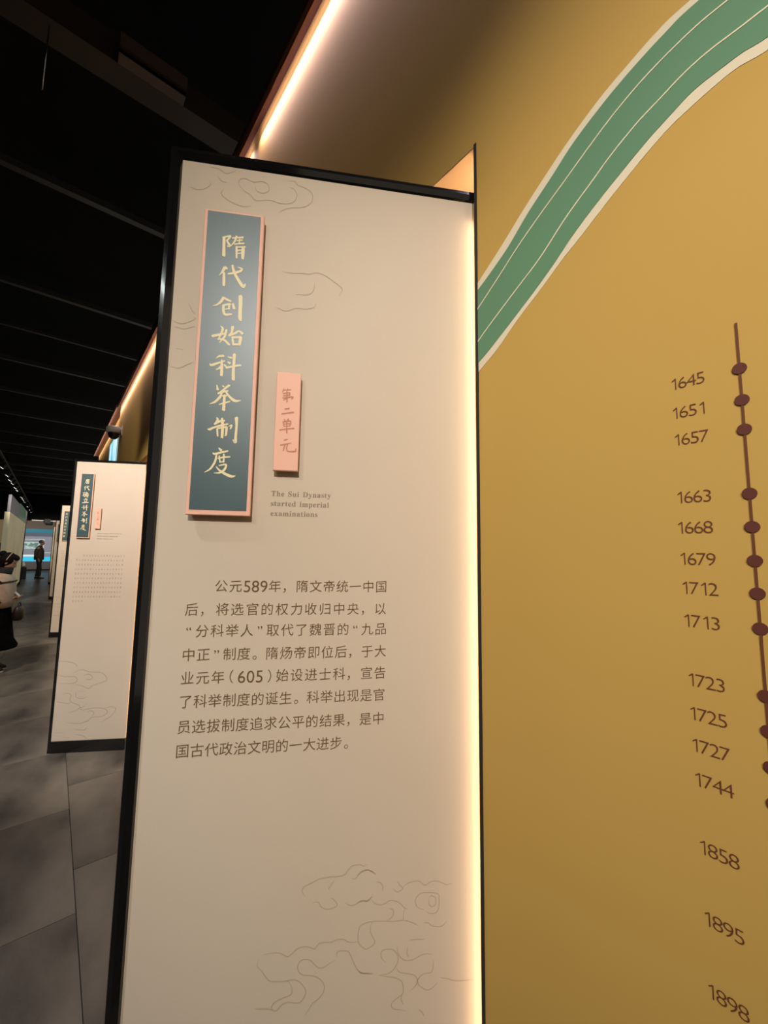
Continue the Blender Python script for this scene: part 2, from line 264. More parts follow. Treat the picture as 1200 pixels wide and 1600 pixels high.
CLOUD_HIGH = [[(361,22016),(466,21988),(595,22025),(682,22115),(670,22189)],[(791,22301),(876,22209),(956,22207)],[(909,22077),(875,21980),(959,21887),(1137,21809),(1272,21785),(1379,21817)],[(676,22450),(810,22443),(947,22374),(1104,22463)],[(1188,22138),(1155,22256),(1246,22333),(1411,22284),(1546,22322),(1658,22279),(1677,22158),(1584,22096),(1473,22124),(1442,22211)],[(1172,22182),(1258,22089),(1369,22030),(1454,21936),(1590,21958),(1726,21980),(1865,21947),(2031,21961),(2140,22031),(2177,22162),(2118,22262),(2047,22281)],[(2014,22401),(2126,22420),(2185,22351),(2299,22323),(2414,22263),(2460,22161),(2422,22029),(2284,21929),(2089,21889),(1953,21831),(1873,21757)],[(1985,20645),(2155,20636),(2324,20658),(2439,20657),(2582,20697),(2727,20663),(2875,20572),(2979,20507),(3040,20436),(2984,20305)],[(2545,20500),(2534,20375),(2452,20272),(2226,20245)],[(1901,19964),(2069,19917),(2235,19987),(2404,19991),(2545,20038),(2585,20119)],[(216,19556),(322,19510),(424,19521),(575,19610),(546,19650)],[(454,19888),(527,19750),(582,19698)],[(262,19446),(405,19418),(582,19480)],[(312,19066),(428,19054)],[(244,18749),(372,18732),(495,18800),(582,18850)]]
CLOUD_SECOND = [[(227,6758),(891,6689),(1415,6515),(1541,6242)],[(1272,5818),(1861,6072),(2491,5893),(3323,5817),(3713,5480),(3734,5209),(3384,5057),(2782,4859),(2491,4653),(1961,4885),(1443,5008)],[(2005,5582),(2402,5733),(2729,5508),(2541,5297),(2228,5360)],[(268,5737),(684,5587),(1087,5608),(1498,5542),(1623,5270),(1336,5064),(375,5094)],[(1692,4465),(2304,4445)],[(1646,4413),(1678,4039),(2043,3919),(2442,4012)],[(698,4285),(1097,4325),(1313,4158),(1240,3842),(1461,3621),(1880,3447),(2101,3226),(2487,3477)],[(295,3749),(754,3648),(1162,3580),(1355,3678)],[(1898,3234),(2216,3062),(2718,3149),(3329,3178),(3853,3051),(3978,2779),(3586,2529),(2975,2501),(2686,2301),(2394,2155)],[(2536,2890),(2833,2985),(3056,2763),(2864,2612)],[(3741,3163),(4357,3214),(4579,3023),(4305,2552),(4011,2351),(3620,2102)],[(1222,2890),(1713,3029),(2097,3279)],[(1186,2155),(2098,2063),(2394,2155),(2792,2244)],[(1730,1659),(2443,1574),(2628,1776)],[(301,1465),(1051,1408)],[(1862,1286),(2376,1157),(2698,932)],[(573,1192),(1482,1043)]]
RIBBON = {'L0':[(-3364,22742),(-3004,22697),(-2640,22563),(-2273,22400),(-1824,22118),(-1463,21841),(-1070,21515),(-698,21176),(-355,20884),(-82,20658)],'L1':[(-3449,22637),(-3090,22577),(-2720,22456),(-2343,22286),(-1904,22024),(-1550,21723),(-1142,21388),(-775,21023),(-411,20745),(-81,20522)],'S1':[(-3703,22323),(-3419,22317),(-3104,22252),(-2788,22148),(-2440,21971),(-2095,21743),(-1718,21472),(-1353,21215),(-955,20910),(-577,20572),(-77,20145)],'S2':[(-4001,21865),(-3796,21857),(-3500,21856),(-3255,21809),(-2988,21700),(-2731,21593),(-2417,21402),(-2113,21166),(-1741,20873),(-1333,20481),(-888,20150),(-396,19784),(-70,19522)],'R1':[(-3979,21503),(-3778,21532),(-3584,21521),(-3321,21488),(-3091,21379),(-2811,21231),(-2506,21030),(-2213,20827),(-1854,20546),(-1506,20214),(-1130,19902),(-721,19587),(-332,19297),(-65,19128)],'R0':[(-3970,21355),(-3746,21392),(-3550,21370),(-3312,21305),(-3084,21228),(-2836,21088),(-2603,20931),(-2319,20728),(-1930,20429),(-1679,20250),(-1319,19946),(-927,19640),(-499,19256),(-63,18956)]}
DOTS = [17844,17488,17160,16462,16108,15754,15418,15063,14397,14057,13715,13372]
YEARS = [('1645',-2913,17784),('1651',-2908,17424),('1657',-2910,17095),('1663',-2901,16403),('1668',-2890,16047),('1679',-2896,15688),('1712',-2898,15358),('1713',-2897,14988),('1723',-2902,14339),('1725',-2898,13975),('1727',-2900,13639),('1744',-2907,13284),('1858',-2913,12599),('1895',-2914,11899),('1898',-2906,11204)]


# ------------------------------------------------------------------ the long gold wall (frame: X=-s, Y=-n)
def wf(mb, name, m, parent=None, kind=None):
    o = mb.build(name, m, parent, None if parent else W0, 0 if parent else RZW)
    if kind: o['kind'] = kind
    return o
def wbox(mb, s0, s1, n0, n1, z0, z1): return mb.box(-s0, -s1, -n0, -n1, z0, z1)
def cornerfree(mb, s0, s1, n0, n1, z0, z1): return wbox(mb, s0, s1, n0, n1, z0, z1)
JS = -.008                                   # the wall corner the first panel tucks behind
NZ = 2.353                                   # height of the wall slots behind the panels
SLOTS = [(JS, .62), (3.26, 3.9)]
mb = MB()
wbox(mb, -3.2, JS, 0, -.03, 0, NZ)           # mural board in front of the camera
wbox(mb, -3.2, 5.63, 0, -.03, NZ, 3.432)      # upper wall
wbox(mb, .62, 3.26, 0, -.03, 0, NZ); wbox(mb, 3.9, 5.63, 0, -.03, 0, NZ)
wbox(mb, 5.60, 5.63, -.03, -.12, 0, 3.432)
wall = wf(mb, 'wall_right', M['gold'], kind='structure')
mb = MB()
wbox(mb, -.25, .70, -.10, -.12, 0, 3.4); wbox(mb, 3.2, 4.0, -.10, -.12, 0, 3.4)
wbox(mb, .62, .64, -.03, -.10, 0, NZ); wbox(mb, -.25, .64, -.0305, -.0995, NZ, NZ+.02); wbox(mb, JS, .62, -.001, -.03, NZ-.002, NZ)
wbox(mb, 3.24, 3.92, -.0305, -.0995, NZ, NZ+.02)
wf(mb, 'slot_back', M['niche'], wall)
mb = MB(); wbox(mb, JS, JS-.0055, .0015, -.0315, 0, NZ+.004); wf(mb, 'slot_edge_trim', M['blackmat'], wall)
mb = MB(); wbox(mb, JS+.0018, JS, -.002, -.009, .05, 2.21); wf(mb, 'slot_light_strip', M['ledwarm'], wall)
mb = MB(); wbox(mb, -.02, -.03, -.075, -.095, .05, 2.34); wf(mb, 'slot_light_strip', M['ledslot'], wall)
mb = MB(); wbox(mb, 3.28, 3.285, -.012, -.022, .05, 2.21); wf(mb, 'slot_light_strip', M['ledwarm'], wall)
# wall stretch further on, set back a little
mb = MB(); wbox(mb, 5.63, 9.65, -.06, -.12, 0, 3.451); wf(mb, 'wall_right_far', M['gold'], kind='structure')
mb = MB(); wbox(mb, 9.65, 30, -.10, -.16, 0, 2.1); wf(mb, 'wall_right_end', M['gold'], kind='structure')
# cornice: copper board with a peach light strip under it
def cornice(name, s0, s1, z, back, gaps, hh=.075):
    mb = MB(); mb.box(-s0, -s1, -.042, -.036, z-hh, z); mb.box(-s0, -s1, -.036, .02+back, z-.008, z); o = wf(mb, name, M['copper'], kind='structure')
    mb = MB(); mb.box(-s0, -s1, -.046, -.042, z-hh*.4, z+.004); wf(mb, 'cornice_edge', M['bronze'], o)
    segs = []; a = s0
    for g0, g1 in gaps: segs.append((a, g0)); a = g1
    segs.append((a, s1))
    for a, b in segs:
        mb = MB(); mb.box(-a, -b, -.0355, -.0335, z-hh+.012, z-hh+.028); wf(mb, 'light_strip', M['ledpeach'] if hh > .05 else M['ledslot'], o)
    for a, b in (segs if hh > .05 else []):                  # the light the strip sheds down the wall
        l = bpy.data.lights.new('cove_light', 'AREA'); l.shape = 'RECTANGLE'; l.size = b-a; l.size_y = .006; l.spread = math.radians(100)
        l.color = (1, .80, .98); l.energy = .72*(b-a); q = bpy.data.objects.new('cove_light', l); C.objects.link(q); q.parent = o
        q.location = (-(a+b)/2, -.030, z-hh+.012); q.rotation_euler = (math.radians(22), 0, 0)
    return o
cornice('trim_1', -3.2, 5.66, 3.44, -.0, [(1.10, 1.19)])
cornice('trim_2', 5.72, 9.68, 3.455, .06, [], .036)
mb = MB(); wbox(mb, 5.63, 5.66, .0, -.058, 3.24, 3.43); wf(mb, 'trim_3', M['copper'], kind='structure')

# ------------------------------------------------------------------ ribbon mural and timeline on the wall
def at(sz, d=0.0): return (-sz[0]*1e-4, sz[1]*1e-4)
def extend(L):                                               # the wave crests outside the frame and falls again
    L = [at(p) for p in L]; L = sorted(L, key=lambda p: p[0]); xm = .415
    rest = [(2*xm-x, z) for x, z in reversed(L) if x < xm-.02]
    return [p for p in L if p[0] < xm-.005]+rest
def band(mb, A, B, y, th=.0008, n=120, x0=None):
    A = smooth_line([(a, b) for a, b in extend(A)], 8); B = smooth_line([(a, b) for a, b in extend(B)], 8)
    def val(L, x):
        for p, q in zip(L, L[1:]):
            if p.x <= x <= q.x and q.x > p.x: return p.y+(q.y-p.y)*(x-p.x)/(q.x-p.x)
        return (L[0] if x < L[0].x else L[-1]).y
    xs = [-JS+.0056+(.80-.014)*i/n for i in range(n+1)]
    vs = []
    for x in xs: vs += [(x, y, val(A, x)), (x, y, val(B, x)), (x, -.0001, val(A, x)), (x, -.0001, val(B, x))]
    fs = []
    for i in range(n): a = 4*i; b = a+4; fs += [(a, a+1, b+1, b), (a+2, a, b, b+2), (a+1, a+3, b+3, b+1)]
    mb.add(vs, fs)
def shift(L, d):                                             # offset a curve along its normal (metres)
    P = [Vector((a, b)) for a, b in L]; out = []
    for i, p in enumerate(P):
        t = (P[min(i+1, len(P)-1)]-P[max(i-1, 0)]).normalized(); nn = Vector((-t.y, t.x)); q = p+nn*d*1e4; out.append((q.x, q.y))
    return out
rib = empty('ribbon_mural', W0, RZW)
tag(rib, 'green ribbon mural with ivory edges curving up across the gold wall', 'mural')
mb = MB(); band(mb, RIBBON['L0'], RIBBON['R0'], -.0006); mb.build('ribbon_border', M['ivory'], rib)
mb = MB(); band(mb, RIBBON['L1'], RIBBON['R1'], -.0012); mb.build('ribbon_band', M['green'], rib)
for k in ('S1', 'S2'):
    mb = MB(); band(mb, shift(RIBBON[k], .0011), shift(RIBBON[k], -.0011), -.0017); mb.build('ribbon_stripe', M['ivory'], rib)

tl = empty('timeline', W0, RZW); TX = .3538
tag(tl, 'brown vertical timeline of round dots and year numbers on the gold wall', 'timeline')
mb = MB(); mb.box(TX-.0011, TX+.0011, -.0012, 0, .95, 1.837); mb.build('timeline_line', M['brown'], tl)
for i, z in enumerate(DOTS + [12640, 11930, 11240]):
    mb = MB(); mb.cyl((TX, 0, z*1e-4), (TX, -.0016, z*1e-4), .0061, n=28, sm=False); mb.build('timeline_dot', M['maroon'], tl)
glyphs('0123456789', -.012, 'd')
h6 = bounds('6', 'd')[3]; sw = .085*h6
GL[('1', 'd')] = ([Vector(p) for p in ((0, 0, 0), (sw, 0, 0), (sw, h6, 0), (0, h6, 0), (-.24*h6, h6*.80, 0), (-.20*h6, h6*.73, 0), (0, h6*.87, 0))], [(0, 1, 2, 3, 6), (6, 3, 4, 5)])
for y, s, z in YEARS:
    mb = MB(); x = -s*1e-4; h0 = .0137/(bounds('6', 'd')[3]-bounds('6', 'd')[2]); adv = .0337/4
    for i, c in enumerate(y):
        b = bounds(c, 'd'); wv = (b[1]-b[0])*h0
        put(mb, c, x+adv*(i+.5)-(b[0]+b[1])/2*h0*1.02-.0006, z*1e-4, h0, -.0006, 'd', sx=1.0)
    o = mb.build('year_number', M['brown'], tl); o['label'] = 'brown year number ' + y

# ------------------------------------------------------------------ exhibition panels
PO = [(-.3577, .6126), (-2.4192, 3.164), (-5.4262, 6.8919), (-9.1284, 11.4589), (-12.5774, 15.6967)]
PH, PW = 2.27, .5442
AC, DC = .265, .658                           # first panel: the eye's foot point on it
def proud(a, z, d): k = 1-d/DC; return AC+(a-AC)*k, EYE+(z-EYE)*k
def panel(i, label, title, small, lines, clouds, extra):
    r = empty('exhibition_panel', (*PO[i], 0), PHI); tag(r, label, 'panel', 'exhibition panels standing out from the gold wall')
    if i == 0: r.location = r.location + Vector((-math.sin(PHI), math.cos(PHI), 0))*.003
    W = PW+extra
    # frame: chamfered black profile on the left and top, tall black plinth rail at the foot
    def stile(mb):
        prof = [(0, .045), (0, .006), (.003, .000), (.0095, -.0005), (.0185, .0040), (.0205, .0075), (.0205, .045)]
        n = len(prof); z0, z1 = .0, PH
        vs = [(a, y, z0) for a, y in prof]+[(a, y, z1-(a if a < .0206 else 0)) for a, y in prof]
        mb.add(vs, [(k+1, k, n+k, n+k+1) for k in range(n-1)]+[tuple(range(n)), tuple(reversed(range(n, 2*n)))])
    def rail(mb):
        prof = [(0, .045), (0, .006), (.003, .000), (.009, -.0005), (.0165, .0040), (.0190, .0075), (.0190, .045)]
        n = len(prof); vs = [(a, y, PH-a) for a, y in prof]+[(W, y, PH-a) for a, y in prof]
        mb.add(vs, [(k, k+1, n+k+1, n+k) for k in range(n-1)]+[tuple(reversed(range(n))), tuple(range(n, 2*n))])
    mb = MB(); stile(mb); mb.build('frame_stile', M['black'], r)
    mb = MB(); rail(mb); mb.build('frame_rail', M['black'], r)
    mb = MB(); mb.box(.0205, W, -.001, .045, 0, .085); mb.build('foot_rail', M['black'], r)
    mb = MB(); mb.box(.0205, W, .0075, .040, .085, PH-.019); mb.build('face_board', M['cream'], r)
    FY = .0075
    # big title plaque
    d = -.0075
    (a0, z0), (a1, z1) = proud(.0635, 1.630, .009), proud(.1635, 2.161, .009)
    mb = MB(); mb.bbox(a0, a1, d, d+.0065, z0, z1, .0012); pl = mb.build('title_plaque', M['pink'], r)
    mb = MB(); mb.box(a0+.004, a1-.004, d+.0065, FY, z0+.004, z1-.004); mb.build('plaque_shadow_core', M['blackmat'], pl)  # black core added to deepen the shadow line round the plaque
    (b0, y0), (b1, y1) = proud(.0690, 1.6385, .0096), proud(.1575, 2.1575, .0096)
    mb = MB(); mb.box(b0, b1, d-.0006, d, y0, y1); mb.build('plaque_face', M['slate'], pl)
    mb = MB()
    if title[0] == 'brush':
        for c in title[1]:
            cells = c if isinstance(c, tuple) else (c, c)
            for st in TITLE[cells[0]]: brush(mb, st, d-.0009, tr=lambda x, z: proud(x, z, .0100))
    else:
        glyphs(title[1], 0, 't')
        for k, c in enumerate(title[1]):
            b = bounds(c, 't'); sc = .040/1.0; put(mb, c, .1115-(b[0]+b[1])/2*sc-(k*.0016), 2.085-k*.0553, sc, d-.0009, 't', .12)
    if title[1]: mb.build('title_lettering', M['goldletter'], pl)
    # small unit plaque
    (a0, z0), (a1, z1) = proud(.1965, 1.7075, .008), proud(.2375, 1.8775, .008)
    mb = MB(); mb.bbox(a0, a1, -.0070, -.0015, z0, z1, .001); sp = mb.build('unit_plaque', M['pink'], r)
    mb = MB(); mb.box(a0+.003, a1-.003, -.0015, FY, z0+.003, z1-.003); mb.build('plaque_shadow_core', M['blackmat'], sp)  # same black core, standing in for shadow behind the small plaque
    mb = MB()
    for c in small:
        for st in TITLE[c]: brush(mb, st, -.0073, tr=lambda x, z: proud(x, z, .0085))
    mb.build('unit_lettering', M['rose'], sp)
    for nm, t in lines(r, FY-.0004): pass
    mb = MB()
    for L, wd in clouds:
        for p in L: ribbon(mb, [(a*1e-4, b*1e-4) for a, b in p], wd, FY-.0003)
    mb.build('cloud_drawing', M['print'] if i == 0 else M['printdark'], r)['kind'] = 'stuff'
    return r

BODY = [('\u3000\u3000公元589年，隋文帝统一中国', .0695, .3940, 1.5078), ('后，将选官的权力收归中央，以', .0695, .3940, 1.4712),
        ('“分科举人”取代了魏晋的“九品', .0700, .3945, 1.4382), ('中正”制度。隋炀帝即位后，于大', .0700, .3940, 1.4022),
        ('业元年（605）始设进士科，宣告', .0700, .3944, 1.3675), ('了科举制度的诞生。科举出现是官', .0700, .3927, 1.3325),
        ('员选拔制度追求公平的结果，是中', .0700, .3922, 1.2955), ('国古代政治文明的一大进步。', .0700, .3450, 1.2608)]
def bold(t):                                               # bold roman letters of the built-in mathematical alphabet
    return ''.join(chr(0x1D400+ord(c)-65) if c.isupper() else chr(0x1D41A+ord(c)-97) if c.islower() else c for c in t)
def text_first(r, y):
    glyphs(''.join(t for t, *_ in BODY), -.003, 'b'); mb = MB(); ref = bounds('国', 'b'); em = .0182/(ref[3]-ref[2])
    for t, x0, x1, z in BODY:
        wts = [.60 if c in '0123456789' else (.78 if c in '“”（）' else 1.0) for c in t]; tot = sum(wts); x = x0; unit = (x1-x0)/tot
        for c, wv in zip(t, wts):
            if (c, 'b') in GL:
                b = bounds(c, 'b'); cw = unit*wv
                if c in '，。': gx = x+unit*.12-b[0]*em
                else: gx = x+cw/2-(b[0]+b[1])/2*em*(1.28 if c in '0123456789' else 1)
                k_ = 1.28 if c in '0123456789' else 1; put(mb, c, gx, z-ref[2]*em*(1 if k_ == 1 else .2), em*k_, y, 'b', shear=.0 if c in '0123456789' else .055)
            x += unit*wv
    a = mb.build('body_text', M['ink'], r); a['label'] = 'eight lines of brown Chinese text'
    mb = MB()
    for t, z in (('The Sui Dynasty', 1.6655), ('started imperial', 1.6490), ('examinations', 1.6325)):
        bt = bold(t); glyphs(bt, 0, 'e'); x = .1955; sc = .0125
        for c in bt:
            if c == ' ': x += sc*.42; continue
            b = bounds(c, 'e'); put(mb, c, x-b[0]*sc, z, sc, y, 'e'); x += (b[1]-b[0])*sc+.00115
    o = mb.build('english_caption', M['inkgrey'], r)
    yield 'x', o
def text_far(nl):
    def fn(r, y):
        rr = random.Random(5); mb = MB()
        for k in range(nl):
            z = 1.484-k*.0358; x = .1255 if k == 0 else .0755; end = .425 if k < nl-1 else .14
            while x < end:
                h = .010+rr.random()*.005; wv = .012+rr.random()*.004
                for q in range(3): mb.box(x+rr.random()*.003, x+wv-rr.random()*.004, y, y+.0002, z+h*q/2.4, z+h*q/2.4+.0014)
                if rr.random() > .4: mb.box(x+wv*.45, x+wv*.58, y, y+.0002, z, z+h)
                x += .0212
        o = mb.build('body_text', M['inkgrey'], r); o['kind'] = 'stuff'; mb = MB()
        for z, e in ((1.667, .396), (1.6455, .37), (1.6245, .335)):
            x = .2160
            while x < e:
                wv = .03+rr.random()*.02; mb.box(x, min(x+wv, e), y, y+.0002, z, z+.0040); x += wv+.004
        yield 'x', mb.build('english_caption', M['inkgrey'], r)
    return fn
P1 = panel(0, 'nearest tall cream panel titled 隋代创始科举制度 with dark blue plaque', ('brush', '隋代创始科举制度'), '第二单元', text_first,
           [(CLOUD_LOW, .0016), (CLOUD_HIGH, .0012)], .010)
P2 = panel(1, 'second tall cream panel titled 唐代确立科举制度 with grey clouds at its foot', ('brush', '唐代确立科举制度'), '第三单元', text_far(11),
           [(CLOUD_SECOND, .0022)], .0)
P3 = panel(2, 'third cream panel from the camera, half hidden behind the second one', ('font', '宋代完善科举制度'), '第二单元', text_far(9), [(CLOUD_SECOND, .0022)], .0)
P4 = panel(3, 'fourth cream panel, a narrow strip left of the third panel', ('font', ''), '第二单元', text_far(8), [(CLOUD_SECOND, .0022)], .0)
P5 = panel(4, 'farthest cream panel, the thin strip nearest the cyan display case', ('font', ''), '第三单元', text_far(8), [(CLOUD_SECOND, .0022)], .0)

# ------------------------------------------------------------------ floor of stone tiles (aligned with the wall)
mb = MB(); wbox(mb, -4, 40, -.4, 3.0, -.08, -.004); fl = wf(mb, 'floor', mat('floor_joint', lin(40, 38, 36), .8), kind='structure')
M['stone'] = noisy(mat('grey_stone', lin(118, 110, 98), .34, spec=.4), lin(66, 61, 57), 1.6, 8, .38, .64, .06, 30, (1, 1.5, 1))
nt = M['stone'].node_tree
TN, TSP = .62, .86                            # tile width and length
variants = []
for k in range(1):
    mb = MB(); g = .0016
    mb.bbox(g, TSP-g, g, TN-g, 0, .004, .0006)
    me_src = mb.build('tile', M['stone']); variants.append(me_src.data); bpy.data.objects.remove(me_src)
for c in range(-1, 4):
    for k in range(-3, 11):
        s0 = 1.81+k*TSP - (0 if c % 2 == 0 else -.29); n0 = .37+c*TN
        if n0 > 2.2 or s0 < -2.5: continue
        o = bpy.data.objects.new('tile', variants[0]); C.objects.link(o); o.parent = fl; o.location = (-s0-TSP, -n0-TN, -.004)
mb = MB()
s0 = 1.81+11*TSP
for k in range(30):
    for c in range(-1, 4):
        sc_ = s0+(.29 if c % 2 else 0)
        mb.box(-(sc_+(k+1)*TSP-.002), -(sc_+k*TSP), -(.37+(c+1)*TN-.002), -(.37+c*TN), -.004, 0)
o = wf(mb, 'far_tiles', M['stone'], fl); o['kind'] = 'stuff'

# ------------------------------------------------------------------ black ceiling with joists across the aisle
mb = MB(); wbox(mb, -4, 40, -1.2, 6, 4.6, 4.7); ce = wf(mb, 'ceiling', M['ceil'], kind='structure')
for s, r0 in ((-1.4, .03), (.6, .03), (3.4, .03), (5.21, .028), (6.36, .018), (7.66, .03), (9.34, .03), (11.1, .03), (13.06, .03), (14.6, .03), (16.12, .03), (18.55, .035),
              (20, .035), (21.4, .04), (24.3, .04), (26.4, .04), (28.7, .04), (33, .05), (37.8, .05)):
    mb = MB(); wbox(mb, s-r0/2, s+r0/2, -1.1, 5.6, 4.40-(.0), 4.40+r0*2); wbox(mb, s-r0, s+r0, -1.1, 5.6, 4.392, 4.40); wf(mb, 'joist', M['joist'], ce)
du = empty('ceiling_duct', W0, RZW); tag(du, 'dim brown duct running across the black ceiling above the wall top', 'duct')
mb = MB(); wbox(mb, 1.86, 2.0, -.3, 3.0, 4.10, 4.26); mb.build('duct_body', M['duct'], du)
mb = MB(); wbox(mb, 1.78, 1.86, .18, .50, 4.10, 4.12); wbox(mb, 1.78, 1.80, .18, .50, 4.10, 4.20); mb.build('duct_light_patch', M['ductlight'], du)  # paler plate standing in for the patch of light on the duct
hr = empty('hanging_rod', w2w(1.9, .78, 3.75)); tag(hr, 'thin pale rod hanging from the black ceiling at upper left', 'rod')
mb = MB(); mb.cyl((0, 0, 0), (0, 0, .60), .003, n=8); mb.build('rod', M['chrome'], hr)
mb = MB(); mb.cyl((0, 0, .58), (0, 0, .85), .014, n=10); mb.build('ceiling_socket', M['blackmat'], hr)

# ------------------------------------------------------------------ track with spotlights
mb = MB(); wbox(mb, -2, 30.2, 1.60, 1.64, LAMP_Z+.14, LAMP_Z+.18)
tr = mb.build('lamp_track', M['blackmat'], None, W0, RZW); tag(tr, 'black ceiling track carrying the row of spotlights on the left', 'track')
def lamp():
    r = empty('track_spotlight')
    mb = MB(); mb.box(-.05, .05, -.018, .018, .12, .14); mb.cyl((0, 0, .04), (0, 0, .12), .008, n=8); mb.build('bracket', M['blackmat'], r)
    t = Matrix.Rotation(math.radians(35), 3, 'X'); d = t @ Vector((0, 0, -1))
    mb = MB(); mb.cyl(-d*.08, d*.055, .045, .050, n=18, caps=False); mb.cyl(-d*.085, -d*.08, .03, .045, n=18); mb.build('lamp_body', M['blackmat'], r)
    mb = MB(); mb.cyl(d*.035, d*.045, .043, n=18); mb.build('lens', M['lamp'], r)
    return r
LS = [(12.28, 1.62), (13.73, 1.62), (14.74, 1.64), (15.57, 1.63), (16.71, 1.65), (17.48, 1.64), (20.11, 1.70), (20.78, 1.67), (21.37, 1.68),
      (22.35, 1.70), (24.99, 1.74), (27.27, 1.76), (29.4, 1.77)]
WORD = ['first', 'second', 'third', 'fourth', 'fifth', 'sixth', 'seventh', 'eighth', 'ninth', 'tenth', 'eleventh', 'twelfth', 'thirteenth']
base = lamp()
for k, (s, n) in enumerate(LS):
    o = base if k == 0 else copy_tree(base)
    o.location = w2w(s, 1.62, LAMP_Z); o.rotation_euler = (0, 0, RZW+PI)
    lab = ('glowing black track spotlight, %s from the upper left end of the visible row' % WORD[k]) if k < 13 else 'black track spotlight outside the picture, over the aisle'
    tag(o, lab, 'spotlight', 'track spotlights along the aisle' if k < 13 else 'track spotlights outside the picture')

cl = empty('added_lamp', (-1.19, -1.75, 3.36)); tag(cl, 'slim linear lamp added unseen behind the viewer to give the black frame a highlight', 'lamp')  # unseen lamp added only for the streak it leaves on the frame
mb = MB(); mb.box(-.03, .03, -.62, .62, 0, .03); mb.build('added_lamp_housing', M['blackmat'], cl)
mb = MB(); mb.box(-.022, .022, -.60, .60, -.004, 0); mb.build('added_lamp_diffuser', mat('added_lamp_glow', (0, 0, 0, 1), emit=(.9, 1, .95), es=7), cl)
mb = MB()
for y in (-.5, .5): mb.cyl((0, y, .03), (0, y, 1.24), .003, n=6)
mb.build('added_lamp_wire', M['chrome'], cl)['kind'] = 'stuff'

# ------------------------------------------------------------------ dome camera on the end of the wall
cm = empty('security_camera', w2w(5.30, .085, 2.95), RZW); tag(cm, 'grey dome security camera on a bracket above the second panel', 'camera')
mb = MB(); mb.loft([(0, 0, .00, .078, .078), (0, 0, .01, .085, .085), (0, 0, .065, .085, .085), (0, 0, .08, .075, .075)], n=28); mb.build('housing', mat('camera_grey', lin(160, 156, 144), .45), cm)
mb = MB(); mb.box(-.04, .04, .05, .078, .01, .07); mb.box(-.06, .06, .076, .083, -.02, .10); mb.build('bracket', mat('camera_bracket', lin(200, 190, 160), .5), cm)
mb = MB(); mb.ell((0, 0, 0), .062, .062, .075, 24, 8, -PI/2, 0); mb.build('dome', M['black'], cm)
mb = MB(); mb.ell((-.01, -.045, -.032), .014, .008, .014, 10, 6); mb.build('lens', M['chrome'], cm)

# ------------------------------------------------------------------ cyan screen on the farther wall stretch
def screen_mat(name, a, b, scale, es, stretch=(1, 1, 1)):
    m = mat(name, (0, 0, 0, 1), .3); nt = m.node_tree; N = nt.nodes; L = nt.links; bb = N['Principled BSDF']
    tc = N.new('ShaderNodeTexCoord'); mp = N.new('ShaderNodeMapping'); mp.inputs['Scale'].default_value = stretch; L.new(tc.outputs['Object'], mp.inputs[0])
    nz = N.new('ShaderNodeTexNoise'); nz.inputs['Scale'].default_value = scale; nz.inputs['Detail'].default_value = 3; L.new(mp.outputs[0], nz.inputs['Vector'])
    cr = N.new('ShaderNodeValToRGB'); cr.color_ramp.elements[0].position = .42; cr.color_ramp.elements[1].position = .58
    cr.color_ramp.elements[0].color = a; cr.color_ramp.elements[1].color = b
    L.new(nz.outputs['Fac'], cr.inputs[0]); L.new(cr.outputs[0], bb.inputs['Emission Color']); bb.inputs['Emission Strength'].default_value = es
    return m
ds = empty('digital_screen', W0, RZW); tag(ds, 'bright cyan screen seen above the second panel beside the dome camera', 'screen')
mb = MB(); wbox(mb, 5.76, 7.16, -.060, -.035, 1.0, 3.22); mb.build('screen_frame', M['ivory'], ds)
mb = MB(); wbox(mb, 5.90, 7.10, -.035, -.033, 1.05, 3.17); mb.build('screen_picture', screen_mat('cyan_picture', lin(90, 200, 225), lin(225, 250, 255), 3.2, .34, (1, 1, .5)), ds)
mb = MB(); wbox(mb, 6.02, 6.07, -.033, -.030, 1.05, 3.12); mb.build('blue_line', mat('blue_line', (0, 0, 0, 1), emit=lin(20, 120, 150), es=.3), ds)

# ------------------------------------------------------------------ far end: wall display case with cyan light bands
mb = MB(); wbox(mb, 30.5, 30.6, -1.2, 6, 0, 2.93); bw = wf(mb, 'wall_back', mat('taupe_wall', lin(112, 98, 88), .8), kind='structure')
mb = MB(); wbox(mb, 30.6, 30.7, -1.2, 6, 2.93, 4.6); wf(mb, 'wall_back_top', M['ceil'], kind='structure')
mb = MB(); wbox(mb, 30.44, 30.52, -.8, 1.62, 2.93, 2.985); wf(mb, 'trim_4', mat('pale_edge', lin(205, 195, 180), .6, emit=lin(200, 190, 175), es=.2), kind='structure')
dc = empty('display_case', W0, RZW); tag(dc, 'long glowing wall display case with cyan bands behind the standing man', 'display case')
NL, NR = 1.86, .30
cy = mat('cyan_band', (0, 0, 0, 1), emit=lin(25, 150, 175), es=.17); cyb = mat('cyan_band_bright', (0, 0, 0, 1), emit=lin(60, 200, 235), es=.32)
mb = MB(); wbox(mb, 29.9, 30.5, NR, NL, .10, .52); mb.build('cabinet_base', mat('case_grey', lin(120, 120, 124), .6), dc)
mb = MB(); wbox(mb, 29.85, 30.5, NR, NL, 0, .10); mb.build('plinth', M['blackmat'], dc)
mb = MB(); wbox(mb, 30.42, 30.5, NR, NL, .52, 2.42); mb.build('back_panel', mat('case_back', lin(150, 148, 158), .7, emit=lin(150, 150, 162), es=.10), dc)
mb = MB(); wbox(mb, 29.85, 30.42, NR, NL, 2.22, 2.42); mb.build('top_light_band', cy, dc)
mb = MB(); wbox(mb, 29.85, 29.88, NR, NL, .56, .80); mb.build('lower_light_band', cyb, dc)
mb = MB(); wbox(mb, 29.80, 29.85, 1.30, NL, .82, .93); mb.build('white_light_band', mat('white_band', (0, 0, 0, 1), emit=lin(220, 240, 240), es=.3), dc)
